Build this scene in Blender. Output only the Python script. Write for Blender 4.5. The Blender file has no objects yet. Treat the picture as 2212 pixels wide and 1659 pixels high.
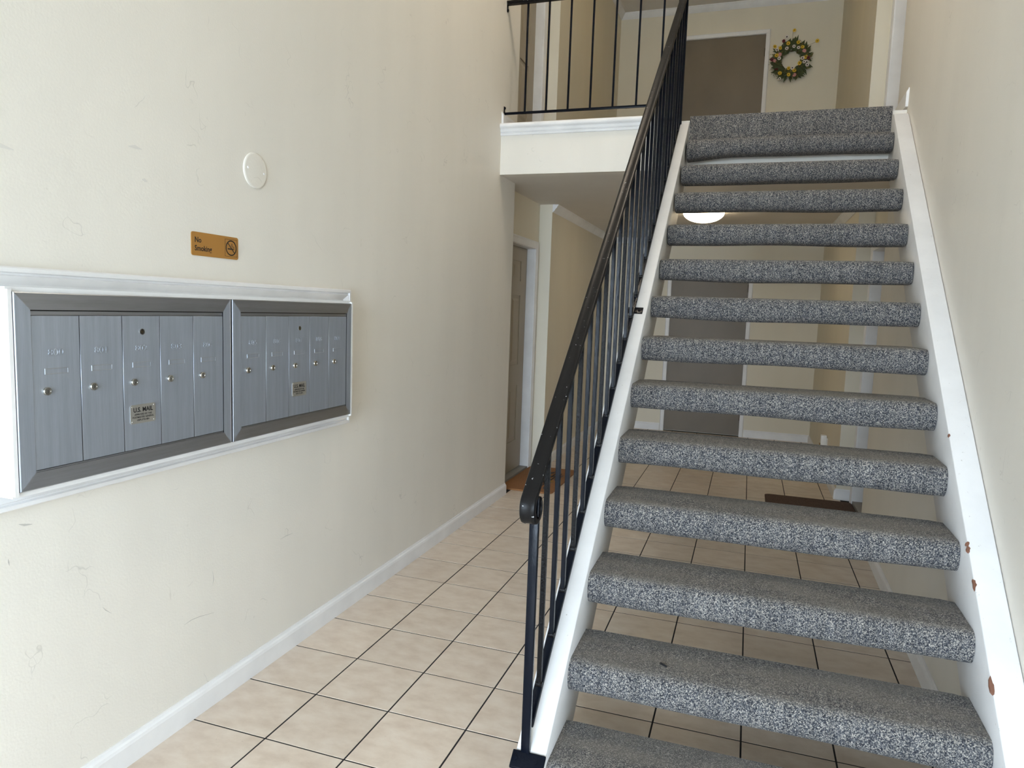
import bpy, bmesh, math, random
from mathutils import Vector, Matrix
random.seed(7)
S = bpy.context.scene
COL = S.collection
PI = math.pi

# ------------------------------------------------------------------ camera
cd = bpy.data.cameras.new('camera'); cam = bpy.data.objects.new('camera', cd); COL.objects.link(cam)
def set_cam(rows, loc):
    r, d, f = (Vector(v).normalized() for v in rows)
    u = -d; b = -f
    cam.matrix_world = Matrix(((r.x,u.x,b.x,loc[0]),(r.y,u.y,b.y,loc[1]),(r.z,u.z,b.z,loc[2]),(0,0,0,1)))
set_cam([[0.946864, 0.319735, 0.034902], [0.066548, -0.08859, -0.993843], [-0.314674, 0.943356, -0.10516]], [1.78696, -2.49448, 1.48876])
cd.sensor_fit = 'HORIZONTAL'; cd.sensor_width = 36.0; cd.lens = 1520.0/2212.0*36.0
cd.clip_start = 0.02; cd.clip_end = 200
S.camera = cam

# ------------------------------------------------------------------ world, daylight, exposure
W = bpy.data.worlds.new('sky'); S.world = W; W.use_nodes = True
bg = W.node_tree.nodes['Background']
bg.inputs['Color'].default_value = (0.70, 0.84, 1.0, 1); bg.inputs['Strength'].default_value = 26.0
pl = bpy.data.lights.new('entrance_portal', 'AREA'); pl.shape = 'RECTANGLE'; pl.size = 2.3; pl.size_y = 2.7
pl.cycles.is_portal = True
po = bpy.data.objects.new('entrance_portal', pl); COL.objects.link(po)
po.location = (1.285, -5.62, 1.35); po.rotation_euler = (PI/2, 0, 0)
S.view_settings.view_transform = 'Standard'; S.view_settings.look = 'None'
S.view_settings.exposure = -0.10; S.view_settings.gamma = 1.0
S.view_settings.use_curve_mapping = False
S.cycles.use_denoising = True
S.cycles.max_bounces = 6; S.cycles.diffuse_bounces = 5; S.cycles.glossy_bounces = 2
S.cycles.use_adaptive_sampling = True; S.cycles.adaptive_threshold = 0.025

# ------------------------------------------------------------------ materials
def mat(name, col, rough=0.6, metal=0.0, **kw):
    m = bpy.data.materials.new(name); m.use_nodes = True
    b = m.node_tree.nodes['Principled BSDF']
    b.inputs['Base Color'].default_value = (*col, 1); b.inputs['Roughness'].default_value = rough
    b.inputs['Metallic'].default_value = metal
    for k, v in kw.items(): b.inputs[k.replace('_', ' ')].default_value = v
    return m
class N:
    def __init__(s, m): s.t = m.node_tree; s.b = s.t.nodes['Principled BSDF']; s.pos = None
    def n(s, typ, **kw):
        x = s.t.nodes.new(typ)
        for k, v in kw.items():
            if k.startswith('i_'):
                key = k[2:]; key = int(key) if key.isdigit() else key.replace('_', ' ')
                x.inputs[key].default_value = v
            else: setattr(x, k, v)
        return x
    def l(s, a, b): s.t.links.new(a, b)
    def p(s):
        if s.pos is None: s.pos = s.n('ShaderNodeNewGeometry')
        return s.pos.outputs['Position']
    def mapped(s, sc):
        m = s.n('ShaderNodeMapping'); m.inputs['Scale'].default_value = sc; s.l(s.p(), m.inputs['Vector']); return m.outputs['Vector']
    def noise(s, vec, scale, detail=4, rough=0.55):
        x = s.n('ShaderNodeTexNoise', i_Scale=scale, i_Detail=detail, i_Roughness=rough); s.l(vec, x.inputs['Vector']); return x
    def ramp(s, fac, stops, interp='LINEAR'):
        r = s.n('ShaderNodeValToRGB'); r.color_ramp.interpolation = interp; e = r.color_ramp.elements
        while len(e) < len(stops): e.new(0.5)
        for i, (p, c) in enumerate(stops): e[i].position = p; e[i].color = (*c, 1) if len(c) == 3 else c
        s.l(fac, r.inputs['Fac']); return r.outputs['Color']
    def mix(s, a, b, fac, mode='MIX'):
        x = s.n('ShaderNodeMix', data_type='RGBA', blend_type=mode)
        for sock, v in ((x.inputs[0], fac), (x.inputs[6], a), (x.inputs[7], b)):
            if hasattr(v, 'is_linked'): s.l(v, sock)
            elif isinstance(v, (int, float)): sock.default_value = v
            else: sock.default_value = (*v, 1)
        return x.outputs[2]
    def bump(s, h, strength, dist=0.002):
        x = s.n('ShaderNodeBump', i_Strength=strength, i_Distance=dist); s.l(h, x.inputs['Height']); s.l(x.outputs['Normal'], s.b.inputs['Normal'])
    def col(s, c): s.l(c, s.b.inputs['Base Color'])
g = lambda v: (v, v, v)

def wall_mat(name, c, scuff=True, amp=0.032):
    m = mat(name, c, 0.62); k = N(m)
    big = k.noise(k.mapped((1.2, 1.2, 0.28)), 2.2, 3)
    tone = k.ramp(big.outputs['Fac'], [(0.3, g(1-amp*1.6)), (0.7, g(1.0+amp*0.2))])
    c0 = k.mix(c, tone, 1.0, 'MULTIPLY')
    if scuff:
        a = k.noise(k.mapped((1, 1, 1)), 2.6, 2)
        sc = k.noise(k.mapped((9, 9, 3.2)), 5.0, 3, 0.7)
        th = k.ramp(sc.outputs['Fac'], [(0.68, g(0)), (0.76, g(0.55))])
        gate = k.ramp(a.outputs['Fac'], [(0.48, g(0)), (0.66, g(1))])
        fac = k.mix(th, gate, 1.0, 'MULTIPLY')
        v = k.n('ShaderNodeTexVoronoi', feature='DISTANCE_TO_EDGE', i_Scale=3.1)
        w = k.noise(k.mapped((1, 1, 1)), 4.0, 3)
        dv = k.n('ShaderNodeVectorMath', operation='MULTIPLY_ADD'); k.l(w.outputs['Color'], dv.inputs[0]); dv.inputs[1].default_value = (.6, .6, .6); k.l(k.p(), dv.inputs[2])
        k.l(dv.outputs[0], v.inputs['Vector'])
        ln = k.ramp(v.outputs['Distance'], [(0.0, g(1)), (0.006, g(0))])
        gate2 = k.ramp(k.noise(k.mapped((1, 1, 1)), 6.5, 1).outputs['Fac'], [(0.60, g(0)), (0.66, g(0.5))])
        lf = k.mix(ln, gate2, 1.0, 'MULTIPLY')
        c0 = k.mix(c0, (c[0]*.62, c[1]*.60, c[2]*.56), fac)
        c0 = k.mix(c0, (c[0]*.60, c[1]*.60, c[2]*.60), lf)
    k.col(c0)
    f = k.noise(k.mapped((1, 1, 1)), 130, 1); b2 = k.noise(k.mapped((1, 1, .5)), 9, 2)
    ad = k.n('ShaderNodeMath', operation='MULTIPLY_ADD'); k.l(b2.outputs['Fac'], ad.inputs[0]); ad.inputs[1].default_value = 2.0; k.l(f.outputs['Fac'], ad.inputs[2])
    k.bump(ad.outputs[0], 0.10, 0.003)
    return m
M = {}
CREAM = (0.795, 0.762, 0.69)
M['wall'] = wall_mat('cream_wall_paint', CREAM)
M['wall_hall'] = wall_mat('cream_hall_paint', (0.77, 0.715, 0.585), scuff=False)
M['scuff'] = mat('grey_scuff', (0.69, 0.665, 0.615), 0.7)
M['scratch'] = mat('dark_scratch', (0.52, 0.50, 0.46), 0.7)
M['ceiling'] = wall_mat('ceiling_paint', (0.74, 0.70, 0.64), scuff=False)
def chipped_white(name, c, chip=True):
    m = mat(name, c, 0.42); k = N(m)
    a = k.noise(k.mapped((1, 1, 1)), 55, 4, .7)
    d = k.ramp(a.outputs['Fac'], [(0.24, (c[0]*.55, c[1]*.52, c[2]*.48)), (0.33, c)])
    s = k.noise(k.mapped((1, 1, 1)), 5, 5)
    t = k.ramp(s.outputs['Fac'], [(0.3, g(.90)), (0.65, g(1.0))])
    k.col(k.mix(d if chip else c, t, 1.0, 'MULTIPLY'))
    k.bump(k.noise(k.mapped((1, 1, 1)), 30, 4).outputs['Fac'], 0.10 if not chip else .22, 0.003)
    return m
M['white'] = chipped_white('white_gloss_trim', (0.85, 0.85, 0.85), False)
M['stringer'] = chipped_white('white_stringer_paint', (0.73, 0.73, 0.73))
M['chip'] = mat('bare_wood_chip', (0.17, 0.075, 0.045), 0.85)

m = M['carpet'] = mat('berber_carpet', (0.2, 0.2, 0.2), 1.0); k = N(m)
v = k.n('ShaderNodeTexVoronoi', feature='F1', i_Scale=430.0, i_Randomness=1.0)
st = k.n('ShaderNodeMapping'); st.inputs['Scale'].default_value = (1, .8, .8); k.l(k.p(), st.inputs['Vector']); k.l(st.outputs[0], v.inputs['Vector'])
sep = k.n('ShaderNodeSeparateColor'); k.l(v.outputs['Color'], sep.inputs[0])
speck = k.ramp(sep.outputs[0], [(0.0, (0.016, 0.018, 0.025)), (0.30, (0.050, 0.055, 0.069)), (0.55, (0.140, 0.142, 0.146)), (0.80, (0.29, 0.274, 0.250)), (1.0, (0.50, 0.463, 0.405))])
streak = k.ramp(k.noise(k.mapped((60, 6, 6)), 1.0, 3).outputs['Fac'], [(0.3, g(.80)), (0.7, g(1.15))])
c1 = k.mix(speck, streak, 1.0, 'MULTIPLY')
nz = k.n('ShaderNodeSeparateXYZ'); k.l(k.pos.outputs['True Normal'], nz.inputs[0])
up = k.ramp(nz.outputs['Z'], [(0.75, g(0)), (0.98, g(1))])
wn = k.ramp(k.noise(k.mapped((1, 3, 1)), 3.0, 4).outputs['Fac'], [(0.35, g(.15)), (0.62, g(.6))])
top_tan = k.mix(up, wn, 1.0, 'MULTIPLY')  # patchy tan tint, upward-facing carpet only
k.col(k.mix(c1, (0.235, 0.212, 0.182), top_tan)); k.bump(v.outputs['Distance'], 0.9, 0.004)

m = M['tile'] = mat('beige_ceramic_tile', (0.55, 0.47, 0.38), 0.32); k = N(m)
a = k.noise(k.mapped((1, 1.6, 1)), 9.0, 6, .6)
c0 = k.ramp(a.outputs['Fac'], [(0.28, (0.60, 0.495, 0.40)), (0.5, (0.69, 0.59, 0.49)), (0.72, (0.76, 0.675, 0.58))])
oi = k.n('ShaderNodeObjectInfo'); tv = k.ramp(oi.outputs['Random'], [(0, g(.94)), (1, g(1.03))])
c0 = k.mix(c0, tv, 1.0, 'MULTIPLY')
dn = k.ramp(k.noise(k.mapped((1, 1, 1)), 90, 2).outputs['Fac'], [(0.70, g(0)), (0.78, g(.5))])
dg = k.ramp(k.noise(k.mapped((1, 1, 1)), 4, 2).outputs['Fac'], [(0.5, g(0)), (0.62, g(1))])
k.col(k.mix(c0, (0.25, 0.19, 0.13), k.mix(dn, dg, 1.0, 'MULTIPLY')))
k.bump(k.noise(k.mapped((1, 1, 1)), 25, 3).outputs['Fac'], 0.06, 0.003)
M['grout'] = mat('dark_grout', (0.012, 0.010, 0.011), 0.95)

m = M['iron'] = mat('black_gloss_iron', (0.004, 0.0055, 0.010), 0.16, Specular_IOR_Level=0.13); k = N(m)
k.bump(k.noise(k.mapped((1, 1, .35)), 70, 4, .6).outputs['Fac'], 0.35, 0.003)
m = M['iron_rough'] = mat('black_hammered_iron', (0.004, 0.004, 0.005), 0.24, Specular_IOR_Level=0.18); k = N(m)
k.bump(k.noise(k.mapped((1, 1, .6)), 190, 3, .6).outputs['Fac'], 0.6, 0.004)
m = M['rail'] = mat('black_vinyl_handrail', (0.009, 0.0085, 0.0085), 0.36, Specular_IOR_Level=0.13); k = N(m)
sp = k.ramp(k.noise(k.mapped((1, 1, 1)), 120, 1).outputs['Fac'], [(0.755, (0.009, 0.0085, 0.0085)), (0.775, (.45, .45, .45))])
k.col(sp); k.bump(k.noise(k.mapped((1, 1, 1)), 40, 2).outputs['Fac'], 0.12, 0.003)

def alu(name, tan, c=(0.45, 0.485, 0.545), streak=(2, 60, 2)):
    m = mat(name, c, 0.42, 1.0, Anisotropic=0.75); k = N(m)
    t = k.n('ShaderNodeCombineXYZ', i_0=tan[0], i_1=tan[1], i_2=tan[2]); k.l(t.outputs[0], k.b.inputs['Tangent'])
    s = k.noise(k.mapped(streak), 1.0, 4, .6)
    b = k.noise(k.mapped(tuple(q*9 for q in streak)), 1.0, 3)
    tone = k.ramp(s.outputs['Fac'], [(0.3, g(.92)), (0.7, g(1.06))]); t2 = k.ramp(b.outputs['Fac'], [(0.3, g(.95)), (0.7, g(1.04))])
    k.col(k.mix(k.mix(c, tone, 1.0, 'MULTIPLY'), t2, 1.0, 'MULTIPLY'))
    return m
M['alu_v'] = alu('brushed_aluminium_vertical', (0, 1, 0))
M['alu_h'] = alu('brushed_aluminium_horizontal', (0, 0, 1), (0.47, 0.51, 0.58), (2, 2, 60))
M['plate'] = mat('satin_nickel_plate', (0.52, 0.51, 0.47), 0.38, 0.8)
M['chrome'] = mat('chrome_lock', (0.62, 0.60, 0.54), 0.22, 1.0)
M['black'] = mat('black_print', (0.01, 0.01, 0.012), 0.5)
M['hole'] = mat('lock_hole', (0.012, 0.011, 0.010), 0.6)
M['brass_dark'] = mat('dark_brass', (0.10, 0.08, 0.045), 0.4, 0.8)
M['gold'] = mat('gold_sign_plastic', (0.40, 0.195, 0.045), 0.4)
m = M['door_taupe'] = mat('taupe_door_paint', (0.185, 0.150, 0.105), 0.45); k = N(m)
k.col(k.mix((0.185, 0.150, 0.105), k.ramp(k.noise(k.mapped((1, 1, .6)), 3, 4).outputs['Fac'], [(0.3, g(.88)), (0.7, g(1.03))]), 1.0, 'MULTIPLY'))
m = M['door_panel'] = mat('beige_panel_door_paint', (0.37, 0.325, 0.25), 0.45)
M['sill'] = mat('grey_threshold', (0.28, 0.27, 0.25), 0.5)
m = M['coir'] = mat('coir_mat', (0.33, 0.15, 0.055), 1.0); k = N(m)
f = k.noise(k.mapped((1, 1, 1)), 380, 3); k.col(k.ramp(f.outputs['Fac'], [(0.3, (.20, .085, .03)), (0.7, (.42, .20, .08))])); k.bump(f.outputs['Fac'], 0.8, 0.005)
m = M['dark_mat'] = mat('dark_brown_mat', (0.09, 0.05, 0.035), 1.0); k = N(m)
f = k.noise(k.mapped((1, 1, 1)), 160, 3); k.col(k.ramp(f.outputs['Fac'], [(0.35, (.05, .026, .02)), (0.7, (.17, .11, .08))])); k.bump(f.outputs['Fac'], 0.8, 0.005)
M['ochre'] = mat('ochre_print', (0.30, 0.17, 0.03), 1.0)
M['lamp'] = mat('lit_lamp_glass', (0.9, 0.88, 0.82), 0.4, Emission_Color=(1.0, 0.82, 0.55, 1), Emission_Strength=14.5)
M['fill_high'] = mat('stairwell_fill_lamp_glass', (0.9, 0.88, 0.82), 0.4, Emission_Color=(1.0, 0.86, 0.68, 1), Emission_Strength=80.0)  # for an unseen lamp added to brighten and even out the stairwell
M['fill_upper'] = mat('landing_fill_lamp_glass', (0.9, 0.88, 0.82), 0.4, Emission_Color=(1.0, 0.72, 0.30, 1), Emission_Strength=10.0)  # glows in an added out-of-view lamp that warms the upper hall
M['leaf'] = mat('dark_green_leaf', (0.055, 0.075, 0.028), 0.6)
M['leaf2'] = mat('olive_leaf', (0.13, 0.12, 0.035), 0.6)
M['twig'] = mat('brown_twig', (0.10, 0.065, 0.035), 0.8)
M['yellow'] = mat('yellow_petal', (0.75, 0.52, 0.04), 0.6)
M['petal_white'] = mat('white_petal', (0.75, 0.70, 0.64), 0.6)
M['pink'] = mat('pink_petal', (0.62, 0.30, 0.28), 0.6)
M['burgundy'] = mat('burgundy_petal', (0.16, 0.02, 0.03), 0.6)
M['flower_eye'] = mat('dark_flower_centre', (0.02, 0.012, 0.02), 0.7)
M['concrete'] = mat('porch_concrete', (0.42, 0.41, 0.39), 0.9)
M['nightlight'] = mat('white_plastic', (0.85, 0.84, 0.80), 0.35)

# ------------------------------------------------------------------ mesh helpers
WL = {}
def link(o, parent=None, loc=(0, 0, 0)):
    COL.objects.link(o); l = Vector(loc); WL[o.name] = l
    if parent is not None: o.parent = parent; o.location = l - WL[parent.name]
    else: o.location = l
    return o
def tag(o, label=None, cat=None, group=None, kind=None):
    for a, b in (('label', label), ('category', cat), ('group', group), ('kind', kind)):
        if b: o[a] = b
    return o
def empty(name, loc, label=None, cat=None, group=None, kind=None):
    e = bpy.data.objects.new(name, None); e.empty_display_size = .05
    return tag(link(e, None, loc), label, cat, group, kind)
def mesh(name, vs, fs, material, smooth=False):
    me = bpy.data.meshes.new(name); me.from_pydata([tuple(v) for v in vs], [], fs)
    bm = bmesh.new(); bm.from_mesh(me); bmesh.ops.recalc_face_normals(bm, faces=bm.faces); bm.to_mesh(me); bm.free()
    me.materials.append(M[material])
    if smooth: smoothing(me)
    return me
def smoothing(me, ang=40):
    for p in me.polygons: p.use_smooth = True
    bm = bmesh.new(); bm.from_mesh(me)
    for e in bm.edges:
        if len(e.link_faces) == 2 and e.calc_face_angle(0) > math.radians(ang): e.smooth = False
    bm.to_mesh(me); bm.free()
def ob(name, me, parent=None, loc=(0, 0, 0)):
    return link(bpy.data.objects.new(name, me), parent, loc)
class MB:
    """collects shapes (world coordinates unless placed) into one mesh"""
    def __init__(s): s.v = []; s.f = []
    def add(s, vs, fs):
        o = len(s.v); s.v += [Vector(v) for v in vs]; s.f += [tuple(i+o for i in f) for f in fs]; return s
    def box(s, x0, x1, y0, y1, z0, z1):
        return s.add([(x0,y0,z0),(x1,y0,z0),(x1,y1,z0),(x0,y1,z0),(x0,y0,z1),(x1,y0,z1),(x1,y1,z1),(x0,y1,z1)],
                     [(0,3,2,1),(4,5,6,7),(0,1,5,4),(1,2,6,5),(2,3,7,6),(3,0,4,7)])
    def loft(s, rings, cap=True, closed=False):
        n = len(rings[0]); o = len(s.v); s.v += [Vector(v) for r in rings for v in r]; R = len(rings)
        for i in range(R if closed else R-1):
            a = o+i*n; b = o+((i+1) % R)*n
            for j in range(n): s.f.append((a+j, a+(j+1) % n, b+(j+1) % n, b+j))
        if cap and not closed: s.f.append(tuple(o+j for j in range(n))[::-1]); s.f.append(tuple(o+(R-1)*n+j for j in range(n)))
        return s
    def tube(s, pts, r, n=8):
        rings = []
        pts = [Vector(p) for p in pts]
        for i, p in enumerate(pts):
            t = (pts[min(i+1, len(pts)-1)]-pts[max(i-1, 0)]).normalized()
            a = t.cross(Vector((0.31, .17, .93)));
            if a.length < .05: a = t.cross(Vector((1, 0, 0)))
            a.normalize(); b = t.cross(a); rr = r[i] if isinstance(r, (list, tuple)) else r
            rings.append([p+a*math.cos(2*PI*j/n)*rr+b*math.sin(2*PI*j/n)*rr for j in range(n)])
        return s.loft(rings)
    def cyl(s, c, ax, r, h, n=20, r2=None):
        c = Vector(c); ax = Vector(ax).normalized(); u = ax.orthogonal().normalized(); w = ax.cross(u); r2 = r if r2 is None else r2
        return s.loft([[c+ax*t+(u*math.cos(2*PI*j/n)+w*math.sin(2*PI*j/n))*q for j in range(n)] for t, q in ((0, r), (h, r2))])
    def mk(s, name, material, smooth=False): return mesh(name, s.v, s.f, material, smooth)
    def ob(s, name, material, parent=None, smooth=False, bevel=0, seg=2):
        me = s.mk(name, material)
        if bevel:
            bm = bmesh.new(); bm.from_mesh(me)
            ed = [e for e in bm.edges if len(e.link_faces) == 2 and e.calc_face_angle(0) > .5]
            bmesh.ops.bevel(bm, geom=ed, offset=bevel, segments=seg, affect='EDGES', profile=.5); bm.to_mesh(me); bm.free(); smooth = True
        if smooth: smoothing(me)
        return ob(name, me, parent)
def prism_x(poly, x0, x1):
    """poly in (y,z) extruded along x"""
    return MB().loft([[(x0, y, z) for y, z in poly], [(x1, y, z) for y, z in poly]])
def prism_y(poly, y0, y1):
    return MB().loft([[(x, y0, z) for x, z in poly], [(x, y1, z) for x, z in poly]])
def frame_sweep(cy0, cy1, cz0, cz1, x, prof):
    """mitred picture-frame moulding on a plane x=const; prof = [(outward offset, height off wall)] closed"""
    rings = []
    for (y, z, sy, sz) in ((cy0, cz0, -1, -1), (cy1, cz0, 1, -1), (cy1, cz1, 1, 1), (cy0, cz1, -1, 1)):
        rings.append([(x+h, y+sy*o, z+sz*o) for o, h in prof])
    return MB().loft(rings, closed=True)
def struct(o): o['kind'] = 'structure'; return o

# dimensions
XL, XR = -0.008, 2.576          # side walls of the entrance
YF, YB = -5.60, 6.70            # front opening, back wall
ZC, ZL, ZT = 2.460, 2.790, 5.22 # hall ceiling, landing floor, upper ceiling
Y_LAND = 2.44
RW = lambda y: XR+0.018*(y-1.0) # the right stair wall runs slightly askew

# ------------------------------------------------------------------ floor
base = MB().box(-0.30, 2.95, -3.30, YB+.12, -.12, -.0010).ob('floor', 'grout')
struct(base); tag(base, 'beige ceramic tile floor with dark grout lines')
TX, TY, GR = 0.309, 0.2997, 0.0062
def tile_mesh(w, d):
    x, y, c, t = w/2, d/2, .0007, .009
    vs = [(-x,-y,-t),(x,-y,-t),(x,y,-t),(-x,y,-t),(-x,-y,-c),(x,-y,-c),(x,y,-c),(-x,y,-c),(-x+c,-y+c,0),(x-c,-y+c,0),(x-c,y-c,0),(-x+c,y-c,0)]
    fs = [(8,9,10,11)]+[(a, (a+1) % 4, (a+1) % 4+4, a+4) for a in range(4)]+[(a+4, (a+1) % 4+4, (a+1) % 4+8, a+8) for a in range(4)]
    return mesh('tile', vs, fs, 'tile')
tcache = {}
for j in range(-11, 23):
    y0 = j*TY; y1 = min((j+1)*TY, YB)
    for i in range(0, 9):
        x0 = i*TX if i else -.006; x1 = min((i+1)*TX, 2.60)
        key = (round(x1-x0, 4), round(y1-y0, 4))
        if y1-y0 < .03: continue
        if key not in tcache: tcache[key] = tile_mesh(key[0]-GR, key[1]-GR)
        ob('tile', tcache[key], base, ((x0+x1)/2, (y0+y1)/2, random.uniform(-.0004, .0004)))

# ------------------------------------------------------------------ walls
def wall(name, mb, m='wall'): return struct(mb.ob(name, m))
wl = wall('wall_left', MB().box(XL-.10, XL, YF, 2.79, 0, ZT))
wr = MB(); wr.loft([[(RW(YF), YF, 0), (RW(2.83), 2.83, 0), (RW(2.83), 2.83, ZT), (RW(YF), YF, ZT)], [(2.80, YF, 0), (2.80, 2.83, 0), (2.80, 2.83, ZT), (2.80, YF, ZT)]])
wall('wall_right', wr)
YD0, YD1, YR, DH = 2.81, 3.75, 3.86, 2.055
for side, s in (('left', 1), ('right', -1)):
    fx = (lambda x: x) if s == 1 else (lambda x: 2.56-x)
    for lev, z0, z1 in (('lower', 0, ZC+.02), ('upper', ZL-.02, ZT)):
        mb = MB(); xs = sorted((fx(-.27), fx(-.12))); zd = (0 if lev == 'lower' else ZL)+DH
        mb.box(*xs, YD0-.35, YD0, z0, z1); mb.box(*xs, YD1, YR, z0, z1); mb.box(*xs, YD0, YD1, zd, z1); xb = sorted((fx(-.30), fx(-.237))); mb.box(*xb, YD0-.02, YD1+.02, z0, zd+.02)
        wall('wall_recess_%s_%s' % (side, lev), mb, 'wall_hall')
    xs = sorted((fx(-.27), fx(0.0)))
    wall('wall_hall_%s' % side, MB().box(*xs, YR, YB+.1, 0, ZT), 'wall_hall')
DX0, DX1 = 0.805, 1.745
mb = MB()
mb.box(0, DX0, YB, YB+.15, 0, ZT); mb.box(DX1, 2.56, YB, YB+.15, 0, ZT)
mb.box(DX0-.01, DX1+.01, YB+.066, YB+.15, -.02, DH+.01); mb.box(DX0-.01, DX1+.01, YB+.066, YB+.15, ZL-.02, ZL+DH+.01)
mb.box(DX0, DX1, YB, YB+.15, DH, ZL); mb.box(DX0, DX1, YB, YB+.15, ZL+DH, ZT)
wall('wall_back', mb, 'wall_hall')
mb = MB(); mb.box(-.30, .13, YF-.15, YF, 0, ZT); mb.box(2.44, 2.95, YF-.15, YF, 0, ZT); mb.box(.13, 2.44, YF-.15, YF, 2.7, ZT)
wall('wall_front', mb)
wall('ceiling', MB().box(-.30, 2.95, YF-.15, YB+.15, ZT, ZT+.12), 'ceiling')
# landing slab: ceiling of the lower hall, fascia, upper carpeted floor
wall('ceiling_lower', MB().box(-.27, 2.83, Y_LAND+.10, YB, ZC, ZC+.03), 'ceiling')
wall('wall_fascia', MB().box(XL, 2.66, Y_LAND, Y_LAND+.10, ZC, ZL-.015), 'wall')
fu = wall('floor_upper', MB().box(-.27, 2.83, Y_LAND+.10, YB, ZC+.03, ZL-.012), 'wall_hall')
poly = [(Y_LAND-.016, 2.60), (Y_LAND-.016, 2.785), (Y_LAND-.008, 2.800), (Y_LAND+.012, 2.806), (Y_LAND+.06, 2.80), (Y_LAND+.4, ZL), (YB, ZL), (YB, ZL-.014), (Y_LAND+.02, ZL-.014), (Y_LAND, ZL-.02), (Y_LAND, 2.60)]
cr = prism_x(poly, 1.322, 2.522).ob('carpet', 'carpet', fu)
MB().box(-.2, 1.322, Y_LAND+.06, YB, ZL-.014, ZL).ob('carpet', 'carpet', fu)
# landing nosing moulding
tp = [(0, 2.733), (-.010, 2.733), (-.014, 2.738), (-.014, 2.747), (-.009, 2.751), (-.012, 2.755), (-.018, 2.757), (-.018, 2.776), (-.022, 2.780)]
for a in range(7):
    t = -PI/2+a*PI/6*1.0; tp.append((-.022-.013*max(0, math.cos(t)), 2.799+.018*math.sin(t)))
tp += [(0, 2.817), (.06, 2.817), (.06, 2.80), (.0, 2.80)]
struct(prism_x([(Y_LAND+a, b) for a, b in tp], XL, 1.228).ob('trim_1', 'white', smooth=True))

# baseboards and crown mouldings
BP = [(0, 0), (.015, 0), (.015, .068), (.012, .078), (.006, .083), (.004, .092), (0, .092)]
def base_y(name, x, s, y0, y1, z=0, h=1.0, par=None):
    o = prism_y([(x+s*a, z+b*h) for a, b in BP], y0, y1).ob(name, 'white', par); return struct(o) if par is None else o
base_y('baseboard_left', XL, 1, YF, 2.79)
mb = MB(); mb.loft([[(RW(y)-a, y, b) for a, b in BP] for y in (YF, 2.83)]); struct(mb.ob('baseboard_right', 'white'))
base_y('baseboard_hall_left', 0, 1, YR, YB); base_y('baseboard_hall_right', 2.56, -1, YR, YB)
struct(prism_x([(YB-a, b) for a, b in BP], 0, DX0-.05).ob('baseboard_back_left', 'white')); struct(prism_x([(YB-a, b) for a, b in BP], DX1+.05, 2.56).ob('baseboard_back_right', 'white'))
base_y('baseboard_landing_left', XL, 1, Y_LAND-.002, 2.79, ZL+.0, 1.22); 
mb = MB(); mb.loft([[(RW(y)-a, y, ZL+b*1.2) for a, b in BP] for y in (Y_LAND-.02, 2.83)]); struct(mb.ob('baseboard_landing_right', 'white'))
struct(prism_x([(YR-a, b) for a, b in BP], 2.56, 2.68).ob('baseboard_recess_right', 'white'))
CP = [(0, 0), (.0, -.068), (.006, -.070), (.010, -.062), (.020, -.055), (.028, -.040), (.042, -.026), (.046, -.014), (.054, -.010), (.056, 0)]
tn = 2
for z in (ZC, ZT):
    for x, s in ((0, 1), (2.56, -1)):
        struct(prism_y([(x+s*a, z+b) for a, b in CP], YR+.002, YB).ob('trim_%d' % tn, 'white', smooth=True)); tn += 1
    struct(prism_x([(YB-a, z+b) for a, b in CP], 0, 2.56).ob('trim_%d' % tn, 'white', smooth=True)); tn += 1

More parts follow.
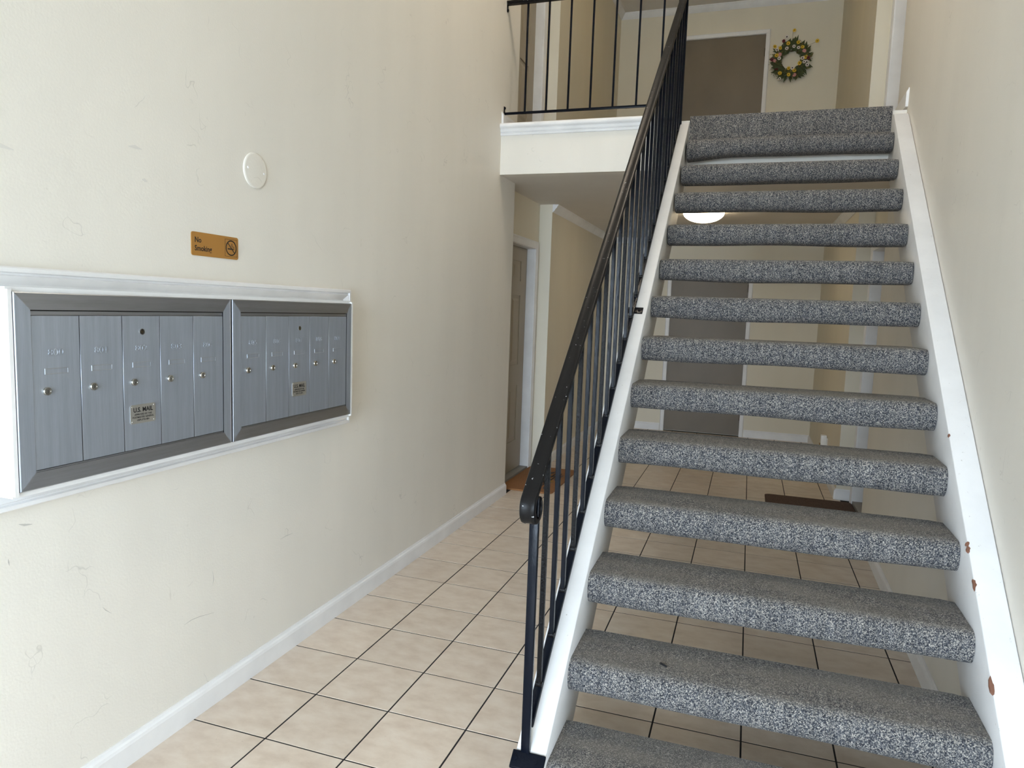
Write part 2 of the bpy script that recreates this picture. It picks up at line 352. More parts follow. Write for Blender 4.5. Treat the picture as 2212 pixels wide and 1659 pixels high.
# ------------------------------------------------------------------ doors
def panel_door(n, s, z0, label):
    fx = (lambda x: x) if s == 1 else (lambda x: 2.56-x)
    D = empty('door_%d' % n, (fx(-.19), (YD0+YD1)/2, z0), label, None, None, 'structure')
    def B(xa, xb, *r): a, b = sorted((fx(xa), fx(xb))); return MB().box(a, b, *r)
    slab = B(-.235, -.199, YD0+.004, YD1-.008, z0+.030, z0+2.040).ob('door_slab', 'door_panel', D)
    # stiles, rails and raised panels
    ys = (YD0+.004, 2.975, 3.205, 3.350, 3.580, YD1-.008); zs = (.030, .300, .807, .995, 1.617, 1.743, 1.919, 2.040)
    for a, b in ((0, 1), (2, 3), (4, 5)): B(-.199, -.190, ys[a], ys[b], z0+zs[0], z0+zs[-1]).ob('stile', 'door_panel', D)
    for a, b in ((0, 1), (2, 3), (4, 5), (6, 7)):
        for c in (1, 3): B(-.199, -.190, ys[c], ys[c+1], z0+zs[a], z0+zs[b]).ob('rail', 'door_panel', D)
    for c in (1, 3):
        for a in (1, 3, 5):
            y0, y1, za, zb = ys[c], ys[c+1], z0+zs[a], z0+zs[a+1]
            rings = []
            for q, h in ((0.0, -.1975), (.022, -.1985), (.026, -.1985), (.052, -.1915)):
                rings.append([(fx(h), y0+q, za+q), (fx(h), y1-q, za+q), (fx(h), y1-q, zb-q), (fx(h), y0+q, zb-q)])
            MB().loft(rings).ob('panel', 'door_panel', D)
    MB().cyl((fx(-.190), 3.278, z0+1.60), (s, 0, 0), .011, .012, 14).ob('peephole', 'hole', D)
    # jamb lining and casing, threshold
    B(-.235, -.118, YD1-.006, YD1+.001, z0, z0+DH).ob('jamb', 'white', D); B(-.235, -.118, YD0-.001, YD0+.006, z0, z0+DH).ob('jamb', 'white', D)
    B(-.235, -.118, YD0, YD1, z0+DH-.012, z0+DH).ob('jamb', 'white', D)
    cp = [(0, 0), (0, .012), (.010, .015), (.040, .017), (.052, .020), (.064, .017), (.066, 0)]
    mb = MB(); rings = []
    for (y, z, sy, sz) in ((YD1, z0+.0, 1, 0), (YD1, z0+DH-.008, 1, 1), (YD0, z0+DH-.008, -1, 1), (YD0, z0+.0, -1, 0)):
        rings.append([(fx(-.12+h), y+sy*o, z+sz*o) for o, h in cp])
    mb.loft(rings); mb.ob('casing', 'white', D)
    B(-.235, -.115, YD0, YD1, z0, z0+.026).ob('threshold', 'sill', D)
    return D
panel_door(1, 1, 0, 'beige six-panel door in the left recess of the ground floor hall')
panel_door(2, -1, 0, 'panel door in the right recess behind the stairs on the ground floor')
panel_door(3, 1, ZL, 'beige six-panel door behind the landing railing upstairs')
panel_door(4, -1, ZL, 'panel door in the right recess of the upper landing')
def flat_door(n, z0, label):
    D = empty('door_%d' % n, ((DX0+DX1)/2, YB, z0), label, None, None, 'structure')
    MB().box(DX0+.004, DX1-.004, YB+.022, YB+.062, z0+.012, z0+DH-.004).ob('door_slab', 'door_taupe', D)
    mb = MB(); cp = [(0, 0), (0, .013), (.012, .016), (.036, .018), (.044, .012), (.046, 0)]
    mb.loft([[(x+sx*o, YB-h, z+sz*o) for o, h in cp] for x, z, sx, sz in ((DX0, z0, -1, 0), (DX0, z0+DH, -1, 1), (DX1, z0+DH, 1, 1), (DX1, z0, 1, 0))])
    mb.ob('casing', 'white', D)
    for xa, xb in ((DX0-.001, DX0+.004), (DX1-.004, DX1+.001)): MB().box(xa, xb, YB-.002, YB+.07, z0, z0+DH).ob('jamb', 'white', D)
    MB().box(DX0, DX1, YB-.002, YB+.07, z0+DH-.004, z0+DH+.001).ob('jamb', 'white', D)
    for hz in (.20, 1.02, 1.80): MB().cyl((DX1-.004, YB+.012, z0+hz), (0, 0, 1), .008, .09, 10).ob('hinge', 'brass_dark', D)
    return D
flat_door(5, 0, 'flat taupe door in the back wall seen through the open stairs')
flat_door(6, ZL, 'flat taupe door on the upper landing left of the flower wreath')

# ------------------------------------------------------------------ staircase
SL = 0.8136; RISE, RUN = 0.1977, 0.243
stair = empty('staircase', (1.9, -.7, 0), 'open-riser staircase with grey-blue carpeted treads and white stringers', 'staircase')
LX0, LX1 = 1.229, 1.318
LTOP, LBOT = 0.769, 0.400
def stringer_poly(at, ab, ye):
    yf = -.86
    return [(yf, 0), (yf, at+SL*yf), (ye, at+SL*ye), (ye, ab+SL*ye), (-ab/SL, 0)]
p = stringer_poly(LTOP, LBOT, 2.472)
p[2:3] = [(2.455, LTOP+SL*2.455), (2.472, LTOP+SL*2.455)]
p = [(y, z) for y, z in p]
prism_x([q if q[0] < 2.44 else (2.4395, q[1]) for q in p], LX0, LX1).ob('stringer', 'stringer', stair, bevel=.004)
RTOP, RBOT = 0.8145, 0.445
rp = stringer_poly(RTOP, RBOT, 2.4395)
rp[2:3] = [(2.36, RTOP+SL*2.36), (2.4395, RTOP+SL*2.36+.012)]
mb = MB(); mb.loft([[(2.495+.018*(y-1), y, z) for y, z in rp], [(RW(y)-.002, y, z) for y, z in rp]])
rs = mb.ob('stringer', 'stringer', stair, bevel=.004)
# bare-wood chips on the edge of the right stringer
rnd = random.Random(3)
for yc, sz in ((-.115, .016), (-.02, .009), (-.36, .022), (-.005, .006), (.35, .005)):
    n = 9; mbc = MB(); ring0 = []; ring1 = []
    for a in range(n):
        t = 2*PI*a/n; r = sz*rnd.uniform(.3, .9); dy = r*math.cos(t)*1.3; dx = .006*math.sin(t)*rnd.uniform(.5, 1.2)
        y = yc+dy; x = 2.4965+.018*(y-1)+dx; z = RTOP+SL*y-.0015+.002*0
        ring0.append((x-.002, y, z-.004)); ring1.append((x-.0005, y, z+.0024))
    mbc.loft([ring0, ring1]).ob('paint_chip', 'chip', rs)
def tread_profile(depth=.255, th=.110):
    P = []
    P.append((depth, 0.0)); P.append((.16, 0.001)); P.append((.075, 0.0))
    r1, r2 = .040, .046
    for a in range(7):
        t = PI/2+a*(PI/2)/6; P.append((r1+r1*math.cos(t), -r1+r1*math.sin(t)))
    P.append((-.002, -(th*.52)))
    for a in range(7):
        t = PI+a*(PI/2)/6; P.append((r2+r2*math.cos(t), -th+r2+r2*math.sin(t)))
    P.append((.115, -th)); P.append((.125, -th+.022)); P.append((depth, -th+.022))
    return P
ZTOP = {8: 1.582, 9: 1.781, 10: 1.989, 11: 2.202, 12: 2.406, 13: 2.611}
NS = 28
for n in range(1, 14):
    k = n+1; y0 = -1.1649+RUN*k; z0 = ZTOP.get(n, RISE*n+.003); TP = tread_profile(.255 if n < 13 else .186)
    rr = random.Random(n*11); ph = [rr.uniform(0, 6.28) for _ in range(4)]
    rings = []
    for i in range(NS+1):
        u = i/NS; ring = []
        sag = .0028*math.sin(u*5.1+ph[0])+.0018*math.sin(u*11+ph[1]); bul = .0025*math.sin(u*4+ph[2])
        if n == 13: sag += -.017*max(0, 1-u*5)+.004
        if n == 12: sag += -.004*max(0, 1-u*4)
        endf = min(u, 1-u)*NS; ed = .0035 if endf < .5 else 0.0
        for (a, b) in TP:
            low = max(0, min(1, -b/.108)); fr = max(0, 1-a/.12)
            y = y0+a+ed*fr-bul*low*fr; z = z0+b+sag*low - ed*(1-low)
            xa = 1.3205+.0075*(y-1.0); xb = 2.4925+.0165*(y-1.0)
            uu = u if endf >= .5 else (u+(.0 if u < .5 else 0))
            ring.append((xa+(xb-xa)*uu, y, z))
        rings.append(ring)
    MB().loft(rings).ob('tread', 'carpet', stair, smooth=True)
sc = MB().tube([(1.592+.0, -.338, RISE*2+.006), (1.600, -.346, RISE*2+.0075), (1.612, -.352, RISE*2+.006)], .0032, 8)
tag(sc.ob('lint_scrap', 'black', None, True), 'tiny dark scrap lying on a lower carpeted tread', 'scrap')

# ------------------------------------------------------------------ stair railing
HX = 1.252
rail = empty('stair_railing', (HX, -.6, .2), 'black iron stair railing with curled handrail end and square balusters', 'railing')
HS, HA = 0.838, 1.588
cap = [(-.022, -.016), (-.0225, -.006), (-.020, -.001), (-.012, .0006), (-.009, -.0006), (.009, -.0006), (.012, .0006), (.020, -.001), (.0225, -.006), (.022, -.016), (.014, -.017), (.013, -.026), (-.013, -.026), (-.014, -.017)]
path = []
L0 = 2.46
th = math.atan(HS); ylo = -.712
for i in range(13):
    y = L0+(ylo-L0)*i/12; path.append((y, HA+HS*y, th))
r0 = .052; ang = 0; y, z = ylo, HA+HS*ylo; steps = 26; tot = math.radians(285)
for i in range(steps):
    da = tot/steps; ang += da; r = r0*(1-.30*ang/tot)
    hd = th+PI+ang-da/2
    y += math.cos(hd)*r*da; z += math.sin(hd)*r*da; path.append((y, z, th+ang))
mb = MB(); rings = []
for i, (y, z, a) in enumerate(path):
    up = Vector((0, -math.sin(a), math.cos(a)))
    shrink = 1.0
    rings.append([Vector((HX, y, z))+Vector((cx, 0, 0))+up*cz for cx, cz in cap])
mb.loft(rings); mb.ob('handrail', 'rail', rail, smooth=True)
# newel post at the foot, top post
yp = -.668
MB().box(HX-.007, HX+.019, yp-.008, yp+.008, LTOP+SL*yp-.004, HA+HS*yp-.050).ob('newel_post', 'iron', rail, bevel=.002)
MB().box(HX-.016, HX+.016, 2.415, 2.432, LTOP+SL*2.42-.25, HA+HS*2.42-.02).ob('newel_post', 'iron', rail, bevel=.002)
# bottom rail lying along the stringer
bt = .022
pb = [(-.615, LTOP+SL*(-.615)+.001), (-.60, LTOP+SL*(-.60)+bt), (2.43, LTOP+SL*2.43+bt), (2.43, LTOP+SL*2.43+.001)]
prism_x(pb, 1.238, 1.263).ob('bottom_rail', 'iron', rail, bevel=.002)
nb = 24
for i in range(nb):
    y = -.529+i*.1245; zb = LTOP+SL*y+bt-.010; zt = HA+HS*y-.024
    b = MB().box(HX-.0075, HX+.0075, y-.0075, y+.0075, zb, zt).ob('baluster', 'iron' if i % 3 else 'iron_rough', rail, bevel=.0015, seg=1)
    MB().box(HX-.011, HX+.011, y-.010, y+.010, zb+.002, zb+.016).ob('weld', 'iron_rough', b, bevel=.004, seg=2)
# straps over the stringer
for yb, xa, xb in ((.895, 1.226, 1.300), (-.690, 1.222, 1.3205), (2.33, 1.238, 1.264)):
    zb = LTOP+SL*yb
    pl_ = [(yb-.018, zb-SL*.018+.0015), (yb-.018, zb-SL*.018+.009), (yb+.018, zb+SL*.018+.009), (yb+.018, zb+SL*.018+.0015)]
    st_ = prism_x(pl_, xa, xb).ob('bracket', 'iron', rail, bevel=.002)
    nrm = Vector((0, -SL, 1)).normalized()
    for bx_ in ((xb-.016,) if yb > 0 else (xb-.028, xa+.012)):
        c = Vector((bx_, yb, zb+.009)); MB().cyl(c-nrm*.002, nrm, .0075, .006, 6).ob('bolt', 'iron', st_)

# ------------------------------------------------------------------ landing railing
lr = empty('landing_railing', (.6, 2.485, ZL), 'black iron railing along the upper landing edge', 'railing')
YLR = 2.485
MB().box(XL+.004, 1.222, YLR-.007, YLR+.007, 2.891, 2.908).ob('bottom_rail', 'iron', lr, bevel=.002)
mb = MB(); mb.loft([[(x, YLR+a, 3.676+b) for a, b in cap] for x in (XL+.004, 1.222)]); mb.ob('top_rail', 'rail', lr, smooth=True)
for x in (.1496, .3080, .4672, .6272, .7862, .9480, 1.106):
    MB().box(x-.0065, x+.0065, YLR-.0065, YLR+.0065, 2.900, 3.655).ob('baluster', 'iron', lr, bevel=.0015, seg=1)
MB().box(1.200, 1.222, YLR-.011, YLR+.011, ZL+.01, 3.66).ob('newel_post', 'iron', lr, bevel=.002)
for z, s in ((2.90, 1), (3.652, -1)):
    MB().box(XL+.001, XL+.005, YLR-.012, YLR+.012, z-.012 if s > 0 else z-.05, z+.05 if s > 0 else z+.012).ob('wall_bracket', 'iron', lr, bevel=.0015)
    MB().cyl((XL+.004, YLR-.004, z+s*.038), (1, 0, 0), .009, .008, 10).ob('screw', 'iron', lr)

# ------------------------------------------------------------------ mailboxes
def text_mesh(txt, size, ext=.0006, align='CENTER', bev=0.0, sx=1.0, bold=0.0):
    cu = bpy.data.curves.new('text', 'FONT'); cu.body = txt; cu.size = size; cu.extrude = ext; cu.align_x = align; cu.align_y = 'CENTER'
    cu.bevel_depth = bev; cu.offset = bold; cu.resolution_u = 3
    o = bpy.data.objects.new('text', cu); COL.objects.link(o); bpy.context.view_layer.update()
    me = bpy.data.meshes.new_from_object(o.evaluated_get(bpy.context.evaluated_depsgraph_get()))
    bpy.data.objects.remove(o); bpy.data.curves.remove(cu)
    for v in me.vertices: v.co = Vector((v.co.z, v.co.x*sx, v.co.y))   # faces +X, reads along +Y
    me.materials.clear()
    return me
def text(name, txt, size, m, parent, loc, **kw):
    me = text_mesh(txt, size, **kw); me.materials.append(M[m]); return ob(name, me, parent, loc)
def screw_head(p, r, parent, m='plate'):
    return MB().loft([[(p[0]+h, p[1]+q*math.cos(t*PI/5), p[2]+q*math.sin(t*PI/5)) for t in range(10)] for h, q in ((0, r), (r*.35, r*.8), (r*.5, r*.35))]).ob('rivet', m, parent, smooth=True)
FX = .0968
def mailbox(y0, y1, first, label):
    U = empty('mailbox_unit', (XL, (y0+y1)/2, .99), label, 'mailbox', 'wall mailbox units')
    z0, z1 = .992, 1.490; yi0, yi1 = y0+.042, y1-.037; zi0, zi1 = 1.0345, 1.4465
    body = MB().box(XL+.003, .0885, yi0-.006, yi1+.006, zi0-.006, zi1+.006).ob('body', 'hole', U)
    lip, pr_ = .004, FX
    cor = ((y0, z0, yi0, zi0), (y1, z0, yi1, zi0), (y1, z1, yi1, zi1), (y0, z1, yi0, zi1))
    for i in range(4):
        a = cor[i]; b = cor[(i+1) % 4]
        rings = []
        for c in (a, b):
            oy, oz, iy, iz = c
            rings.append([(.080, oy, oz), (pr_-.002, oy, oz), (pr_, oy+(iy-oy)*.06, oz+(iz-oz)*.06), (pr_, iy, iz), (.080, iy, iz)])
        MB().loft(rings).ob('frame_strip', 'alu_v' if i % 2 else 'alu_h', U)
    MB().box(.085, .0945, yi0+.0015, yi1-.0015, 1.4335, 1.4435).ob('top_lip', 'alu_h', U)
    MB().box(.085, .0945, yi0+.0015, yi1-.0015, zi0, 1.0385).ob('bottom_lip', 'alu_h', U)
    pitch = (yi1-yi0)/5
    for i in range(5):
        a = yi0+i*pitch; b = a+pitch
        d = MB().box(.087, .0955, a+.0009, b-.0009, 1.0398, 1.4322).ob('door', 'alu_v', U, bevel=.0007, seg=1)
        xf = .0955
        text('number', str(first+i), .026, 'alu_v', d, (xf, a+.066, 1.338), ext=.0007, bev=.0005, bold=-.0004, sx=1.15)
        # card slot: recessed panel with a raised rim
        ya, yb, za, zb = a+.034, a+.098, 1.283, 1.297
        rim = []
        for (y, z, sy, sz) in ((ya, za, -1, -1), (yb, za, 1, -1), (yb, zb, 1, 1), (ya, zb, -1, 1)):
            rim.append([(xf+h, y+sy*o, z+sz*o) for o, h in ((-.0014, -.0005), (-.0014, .0005), (-.0004, .0011), (.0008, .0004), (.0010, -.0005))])
        MB().loft(rim, closed=True).ob('card_slot', 'alu_v', d, smooth=True)
        lk = MB().loft([[(xf+h, a+.037+r*math.cos(t*PI/12), 1.2395+r*math.sin(t*PI/12)) for t in range(24)] for h, r in ((0, .0108), (.004, .0108), (.0055, .0098), (.0055, .0072), (.0040, .0066), (.0048, .0060), (.0048, .001))]).ob('lock', 'chrome', d, smooth=True)
        MB().box(xf+.0044, xf+.0052, a+.0362, a+.0378, 1.2350, 1.2440).ob('keyhole', 'hole', lk)
        if i == 2:
            mk = MB().loft([[(xf+h, a+.069+r*math.cos(t*PI/12), 1.386+r*math.sin(t*PI/12)) for t in range(24)] for h, r in ((0, .0090), (.0014, .0090), (.0014, .0074), (.0002, .0072))], cap=False).ob('master_lock', 'chrome', d, smooth=True)
            MB().cyl((xf+.0001, a+.069, 1.386), (1, 0, 0), .0073, .0004, 20).ob('lock_recess', 'hole', mk)
            MB().cyl((xf+.0004, a+.069, 1.386), (1, 0, 0), .0040, .0008, 14).ob('lock_core', 'brass_dark', mk)
            ya, yb, za, zb = a+.021, a+.112, 1.116, 1.172
            P = MB(); c = .004; poly = [(ya+c, za), (yb-c, za), (yb, za+c), (yb, zb-c), (yb-c, zb), (ya+c, zb), (ya, zb-c), (ya, za+c)]
            P.loft([[(xf, y, z) for y, z in poly], [(xf+.0012, y, z) for y, z in poly]])
            pl2 = P.ob('mail_plate', 'plate', U)
            cy = (ya+yb)/2; xt = xf+.0013
            text('lettering', 'U.S. MAIL', .0190, 'black', pl2, (xt, cy, 1.156), ext=.0002, bold=.0004, sx=.92)
            for j, s_ in enumerate(('APPROVED BY THE', 'POSTMASTER GENERAL', 'USPS-STD-4B+')):
                text('lettering', s_, .0075, 'black', pl2, (xt, cy, 1.1425-.0083*j), ext=.0002, bold=.0001, sx=.98)
            for y in (ya+.006, yb-.006):
                for z in (za+.006, zb-.006): screw_head((xf+.0012, y, z), .0022, pl2)
    return U
# white surround: projecting box and moulded trim on the wall
sur = empty('mailbox_surround', (XL, -.5, .93), 'white wooden box with moulded trim that carries the mailboxes on the left wall', 'trim')
MB().box(XL+.001, .086, -1.270, -1.2545, .978, 1.502).ob('side_board', 'white', sur); MB().box(XL+.001, .086, .270, .2855, .978, 1.502).ob('side_board', 'white', sur)
MB().box(XL+.001, .086, -1.2545, .270, 1.4875, 1.502).ob('top_board', 'white', sur); MB().box(XL+.001, .086, -1.2545, .270, .978, .9925).ob('bottom_board', 'white', sur)
MB().box(XL+.001, .0900, -.5035, -.4955, .9935, 1.489).ob('mullion', 'white', sur)
for ya in (-1.2705, .2745): MB().box(.086, .0955, ya, ya+.010, .984, 1.496).ob('bead', 'white', sur)
prof = [(0, 0), (0, .010), (.008, .010), (.012, .016), (.020, .018), (.024, .012), (.045, .014), (.060, .024), (.066, .028), (.069, .022), (.073, .022), (.076, .030), (.086, .030), (.090, .024), (.090, 0)]
frame_sweep(-1.345, .302, 1.018, 1.463, XL, prof).ob('moulding', 'white', sur)
mailbox(-1.258, -.5040, 800, 'aluminium mailbox unit nearer the camera, its first door stamped 800')
mailbox(-.4950, .270, 805, 'aluminium mailbox unit farther along the wall, last door stamped 809')

# ------------------------------------------------------------------ no smoking sign
ya, yb, za, zb = -.570, -.342, 1.634, 1.713
sg = empty('no_smoking_sign', (XL, (ya+yb)/2, za), 'gold-brown no smoking sign stuck on the wall above the mailboxes', 'sign')
poly = []
for (y, z, a0) in ((yb-.008, zb-.008, 0), (ya+.008, zb-.008, 90), (ya+.008, za+.008, 180), (yb-.008, za+.008, 270)):
    for q in range(5): t = math.radians(a0+q*22.5); poly.append((y+.008*math.cos(t), z+.008*math.sin(t)))
MB().loft([[(XL+.0002, y, z) for y, z in poly], [(XL+.0030, y, z) for y, z in poly]]).ob('plate', 'gold', sg)
xs = XL+.0031
text('lettering', 'No', .0255, 'black', sg, (xs, ya+.014, 1.6865), align='LEFT', ext=.0002, bold=.0005, sx=.92)
text('lettering', 'Smoking', .0255, 'black', sg, (xs, ya+.014, 1.6585), align='LEFT', ext=.0002, bold=.0005, sx=.92)
cy, cz = -.379, 1.6735
ic = MB(); 
for (a, b, c, d) in ((-.031, .031, .0295, .0305), (-.031, .031, -.0305, -.0295), (-.031, -.030, -.0305, .0305), (.030, .031, -.0305, .0305)): ic.box(xs-.0001, xs+.0002, cy+a, cy+b, cz+c, cz+d)
ic.ob('icon_border', 'black', sg)
ic = MB(); ic.loft([[(xs+h, cy+r*math.cos(t*PI/20), cz+r*math.sin(t*PI/20)) for h, r in ((0, .0275), (.0003, .0275), (.0003, .0235), (0, .0235))] for t in range(40)], closed=True)
d = Vector((0, 1, -1)).normalized(); e = Vector((0, 1, 1)).normalized(); cc = Vector((xs+.0002, cy, cz))
ic.add([cc+d*.025+e*.0018, cc+d*.025-e*.0018, cc-d*.025-e*.0018, cc-d*.025+e*.0018], [(0, 1, 2, 3)])
ic.box(xs, xs+.0003, cy-.0175, cy+.010, cz-.0058, cz-.0015); ic.box(xs, xs+.0003, cy+.0112, cy+.0126, cz-.0058, cz-.0015); ic.box(xs, xs+.0003, cy+.0138, cy+.0152, cz-.0058, cz-.0015)
ic.tube([(xs, cy+.0145, cz+.000), (xs, cy+.0150, cz+.0045), (xs, cy+.0115, cz+.0058), (xs, cy+.0075, cz+.0060), (xs, cy+.0048, cz+.0090), (xs, cy+.0062, cz+.0125), (xs, cy+.0035, cz+.0160)], .0007, 5)
ic.tube([(xs, cy+.0118, cz+.000), (xs, cy+.0116, cz+.003), (xs, cy+.0070, cz+.0035), (xs, cy+.0020, cz+.0055), (xs, cy+.0012, cz+.0105), (xs, cy+.0025, cz+.0145)], .0007, 5)
ic.ob('no_smoking_symbol', 'black', sg)

# scuffs and scratches on the left wall
def mark(pts, r, m):
    mb = MB(); n = len(pts); up_, lo_ = [], []
    for i, (y, z) in enumerate(pts):
        a = pts[max(0, i-1)]; b = pts[min(n-1, i+1)]; d = Vector((0, b[0]-a[0], b[1]-a[1])).normalized(); q = Vector((0, -d.z, d.y))
        w = r*(1-abs(2*i/(n-1)-1)**2*.8); c = Vector((XL, y, z)); up_.append(c+q*w); lo_.append(c-q*w)
    X0, X1 = Vector((-.0002, 0, 0)), Vector((.0004, 0, 0)); rings = [[up_[i]+X0, up_[i]+X1, lo_[i]+X1, lo_[i]+X0] for i in range(n)]
    mb.loft(rings).ob('scuff_mark', m, wl)
for pts in (((-1.24, 1.848), (-1.20, 1.850), (-1.164, 1.846)), ((-.814, 1.934), (-.79, 1.937), (-.765, 1.935)), ((-.768, 1.845), (-.757, 1.845), (-.746, 1.843))): mark(pts, .006, 'scuff')
for pts, r in ((((-.485, .51), (-.481, .47), (-.488, .444)), .0015), (((-.623, .358), (-.59, .362), (-.55, .358), (-.48, .344)), .0011), (((-.945, .553), (-.935, .539), (-.914, .520)), .0013), (((-.094, .503), (-.05, .506), (-.01, .504)), .0011), (((-1.222, .795), (-1.219, .776)), .002), (((-1.19, .879), (-1.175, .873), (-1.153, .869)), .003)): mark(pts if len(pts) > 2 else (pts[0], ((pts[0][0]+pts[1][0])/2, (pts[0][1]+pts[1][1])/2), pts[1]), r, 'scratch')

# round blank cover plate
cv = empty('cover_plate', (XL, -.245, 1.972), 'round blank cover plate painted like the wall', 'cover plate')
MB().loft([[(XL+h, -.245+r*math.cos(t*PI/24), 1.972+r*math.sin(t*PI/24)) for t in range(48)] for h, r in ((0, .0655), (.0035, .0655), (.0055, .063), (.006, .058), (.006, .001))]).ob('disc', 'wall', cv, smooth=True)
for y, z in ((-.290, 1.976), (-.200, 1.968)): screw_head((XL+.006, y, z), .0045, cv, 'white')

# ------------------------------------------------------------------ lamp, mats, wreath, outlet
def dome_lamp(z, label, y=4.80, glass='lamp', x=1.285):
    L = empty('ceiling_light', (x, y, z), label, 'lamp')
    MB().cyl((x, y, z), (0, 0, -1), .150, .020, 40).ob('base', 'white', L, smooth=True)
    rings = []
    for i in range(10):
        t = i/9*PI/2; h = .012+.094*math.sin(t); r = max(.002, .188*math.cos(t))
        rings.append([(x+r*math.cos(q*PI/20), y+r*math.sin(q*PI/20), z-h) for q in range(40)])
    MB().loft(rings).ob('dome', glass, L, smooth=True)
dome_lamp(ZC, 'lit domed ceiling light in the lower hall behind the stairs', 4.40, 'lamp', 1.31)
dome_lamp(ZT, 'added domed fill lamp, unseen, high over the middle of the stairs', 1.5, 'fill_high')
dome_lamp(ZT, 'added warm domed fill lamp, unseen, on the upper hall ceiling', 4.80, 'fill_upper')

def mat_poly(x0, x1, y0, y1, r=.05):
    P = []
    for (x, y, a0) in ((x1-r, y1-r, 0), (x0+r, y1-r, 90), (x0+r, y0+r, 180), (x1-r, y0+r, 270)):
        for q in range(5): t = math.radians(a0+q*22.5); P.append((x+r*math.cos(t), y+r*math.sin(t)))
    return P
dm = empty('doormat', (.13, 3.40, 0), 'brown coir doormat with black leafy print by the left recess door', 'doormat')
P = mat_poly(-.108, .345, 2.935, 3.84); MB().loft([[(x, y, .0006) for x, y in P], [(x, y, .014) for x, y in P]]).ob('coir_pad', 'coir', dm)
pr2 = MB(); rr = random.Random(5)
for i in range(16):
    t = rr.uniform(0, 6.28); x = .19+rr.uniform(-.06, .08); y = 3.35+rr.uniform(-.26, .28); l = rr.uniform(.04, .09); w = l*.22
    a = Vector((math.cos(t), math.sin(t), 0)); b = Vector((-a.y, a.x, 0)); c = Vector((x, y, .0152))
    pr2.add([c-a*l, c+b*w, c+a*l, c-b*w], [(0, 1, 2, 3)])
for q in range(3): pr2.tube([(.10+.05*q, 3.08, .0145), (.13+.04*q, 3.2, .0145), (.12+.05*q, 3.33, .0145), (.17+.03*q, 3.5, .0145), (.15+.05*q, 3.62, .0145)], .006, 5)
pr2.ob('leaf_print', 'black', dm)
mo = MB()
for x, y, r in ((.21, 3.30, .05), (.17, 3.45, .035)): mo.cyl((x, y, .0138), (0, 0, 1), r, .0007, 18)
mo.ob('ochre_print', 'ochre', dm)
dk = empty('doormat', (2.33, 3.4, 0), 'dark brown doormat on the tiles behind the stairs at right', 'doormat')
P = mat_poly(2.02, 2.655, 2.98, 3.755, .03); MB().loft([[(x, y, .0006) for x, y in P], [(x, y, .011) for x, y in P]]).ob('pile', 'dark_mat', dk)
MB().loft([[(x, y, .0005) for x, y in mat_poly(2.0, 2.668, 2.96, 3.775, .04)], [(x, y, .006) for x, y in mat_poly(2.0, 2.668, 2.96, 3.775, .04)]]).ob('backing', 'dark_mat', dk)

# outlet with a night light
ol = empty('night_light', (2.56, 4.78, .34), 'white plug-in night light in a wall outlet behind the stairs', 'night light')
MB().box(2.553, 2.5595, 4.735, 4.825, .235, .375).ob('outlet_plate', 'nightlight', ol, bevel=.002)
MB().box(2.500, 2.553, 4.745, 4.815, .300, .400).ob('housing', 'nightlight', ol, bevel=.008)
MB().box(2.496, 2.5005, 4.757, 4.803, .262, .318).ob('lens', 'ochre', ol, bevel=.002)

# wreath on the upper back wall
WX, WZ, WY = 2.035, 4.505, YB-.012
wr_ = empty('flower_wreath', (WX, YB, WZ), 'leafy wreath with yellow, white and pink flowers beside the upstairs door', 'wreath')
rr = random.Random(21)
ring = MB()
for q in range(5):
    pts = []
    for t in range(49):
        a = 2*PI*t/48; rad = .145+.018*math.sin(3*a+q*1.3)+(q-2)*.009; pts.append((WX+rad*math.cos(a), WY-.022+.012*math.sin(5*a+q*2), WZ+rad*math.sin(a)))
    ring.tube(pts, .007, 6)
ring.ob('twig_ring', 'twig', wr_)
def leaves(n, lo, hi, ln, seed):
    rr = random.Random(seed); mb = MB()
    for i in range(n):
        a = rr.uniform(0, 2*PI); rad = rr.uniform(lo, hi); c = Vector((WX+rad*math.cos(a), WY-rr.uniform(.018, .055), WZ+rad*math.sin(a)))
        th_ = a+rr.uniform(-1.3, 1.3)-.5; l = rr.uniform(*ln); w = l*rr.uniform(.16, .28)
        d = Vector((math.cos(th_), -rr.uniform(-.1, .35), math.sin(th_))).normalized(); s = d.cross(Vector((0, 1, 0))).normalized(); nrm = Vector((0, -1, 0))
        mb.add([c, c+d*l*.35+s*w, c+d*l, c+d*l*.35-s*w, c+d*l*.4+nrm*w*.4, c+d*l*.4-nrm*.002], [(0, 1, 4), (1, 2, 4), (2, 3, 4), (3, 0, 4), (1, 0, 5), (2, 1, 5), (3, 2, 5), (0, 3, 5)])
    return mb
tag(leaves(260, .095, .185, (.05, .095), 4).ob('foliage', 'leaf', wr_), kind='stuff'); tag(leaves(90, .10, .19, (.04, .08), 9).ob('foliage', 'leaf2', wr_), kind='stuff')
sp_ = MB()
for i in range(46):
    a = rr.uniform(0, 2*PI) if i < 22 else rr.uniform(3.3, 4.1); rad = .15; c = Vector((WX+rad*math.cos(a), WY-.03, WZ+rad*math.sin(a)))
    th_ = a+rr.uniform(-.6, .6); l = rr.uniform(.05, .10); e = c+Vector((math.cos(th_)*l, -rr.uniform(0, .03), math.sin(th_)*l-.01)); sp_.tube([c, (c+e)/2+Vector((0, -.01, .006)), e], .0011, 4); sp_.cyl(e, (0, -1, 0), .0035, .004, 5)
for fx_, fz_, a in ((2.035+.0-.0, 4.827, 1.6), (2.318, 4.69, .75)):
    sp_.tube([(WX+.15*math.cos(a), WY-.04, WZ+.15*math.sin(a)), ((fx_+WX+.15*math.cos(a))/2, WY-.05, (fz_+WZ+.15*math.sin(a))/2+.01), (fx_, WY-.055, fz_)], .0014, 5)
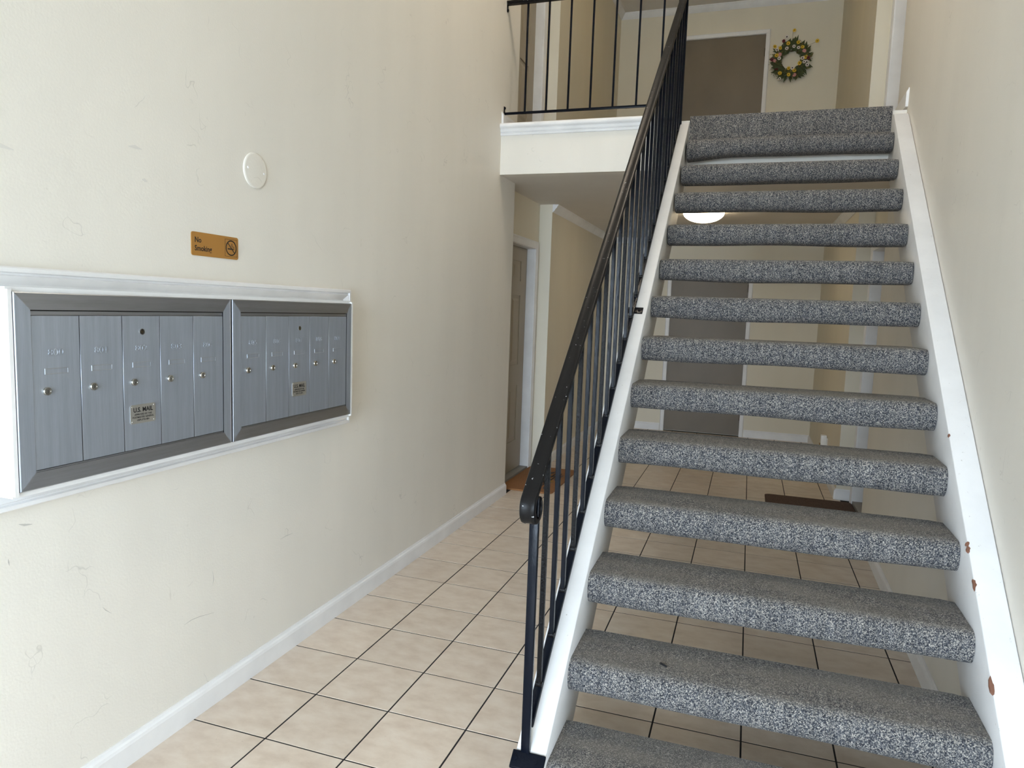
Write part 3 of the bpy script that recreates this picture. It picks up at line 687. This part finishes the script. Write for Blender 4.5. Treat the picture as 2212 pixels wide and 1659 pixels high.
tag(sp_.ob('sprigs', 'leaf2', wr_), kind='stuff')
def flower_mesh(m, petals=8):
    mb = MB()
    for i in range(petals):
        a = 2*PI*i/petals; d = Vector((math.cos(a), 0, math.sin(a))); s = Vector((-math.sin(a), 0, math.cos(a)))
        p0 = Vector((0, 0, 0)); mb.add([p0, d*.011+s*.0068+Vector((0, -.004, 0)), d*.020+Vector((0, -.003, 0)), d*.011-s*.0068+Vector((0, -.004, 0)), d*.010+Vector((0, .003, 0))], [(0, 1, 2, 3), (0, 4, 1), (1, 4, 2), (2, 4, 3), (3, 4, 0)])
    return mb.mk('flower', m)
FM = {c: flower_mesh(mm) for c, mm in (('Y', 'yellow'), ('W', 'petal_white'), ('P', 'pink'), ('B', 'burgundy'))}
EY = {c: MB().loft([[(r*math.cos(t*PI/5), -h, r*math.sin(t*PI/5)) for t in range(10)] for h, r in ((.002, .0055), (.006, .005), (.008, .0015))]).mk('eye', mm) for c, mm in (('Y', 'ochre'), ('W', 'flower_eye'), ('P', 'pink'), ('B', 'flower_eye'))}
FL = [(795,520,'Y'),(1005,500,'Y'),(765,630,'W'),(915,580,'W'),(1010,610,'W'),(1095,595,'Y'),(1130,675,'P'),(625,615,'Y'),(555,650,'W'),(510,590,'Y'),(550,775,'Y'),(615,755,'P'),(600,835,'W'),(505,885,'P'),(1160,800,'Y'),(1095,830,'W'),(1035,930,'Y'),(1130,905,'W'),(1180,905,'W'),(800,1040,'Y'),(880,1035,'W'),(615,1150,'Y'),(605,1265,'W'),(925,1180,'P'),(800,1175,'Y'),(765,385,'W'),(540,1035,'B'),(455,860,'B'),(1215,820,'B'),(920,1090,'Y'),(925,250,'Y'),(1400,470,'Y'),(1190,970,'W'),(700,470,'B')]
for zx, zy, c in FL:
    x = WX+(zx-855)*.00052+(zy-850)*.000038; z = WZ-(zy-850)*.000536-(zx-855)*.00004
    fo = ob('flower', FM[c], wr_, (x, WY-.058-rr.uniform(0, .012), z)); s_ = rr.uniform(1.1, 1.4); fo.scale = (s_, s_, s_); fo.rotation_euler = (rr.uniform(-.3, .3), rr.uniform(0, 6), rr.uniform(-.3, .3))
    e_ = bpy.data.objects.new('flower_eye', EY[c]); COL.objects.link(e_); e_.parent = fo

# porch outside the open entrance
struct(MB().box(-14, 16, -24, -3.301, -.30, -.004).ob('ground', 'concrete'))
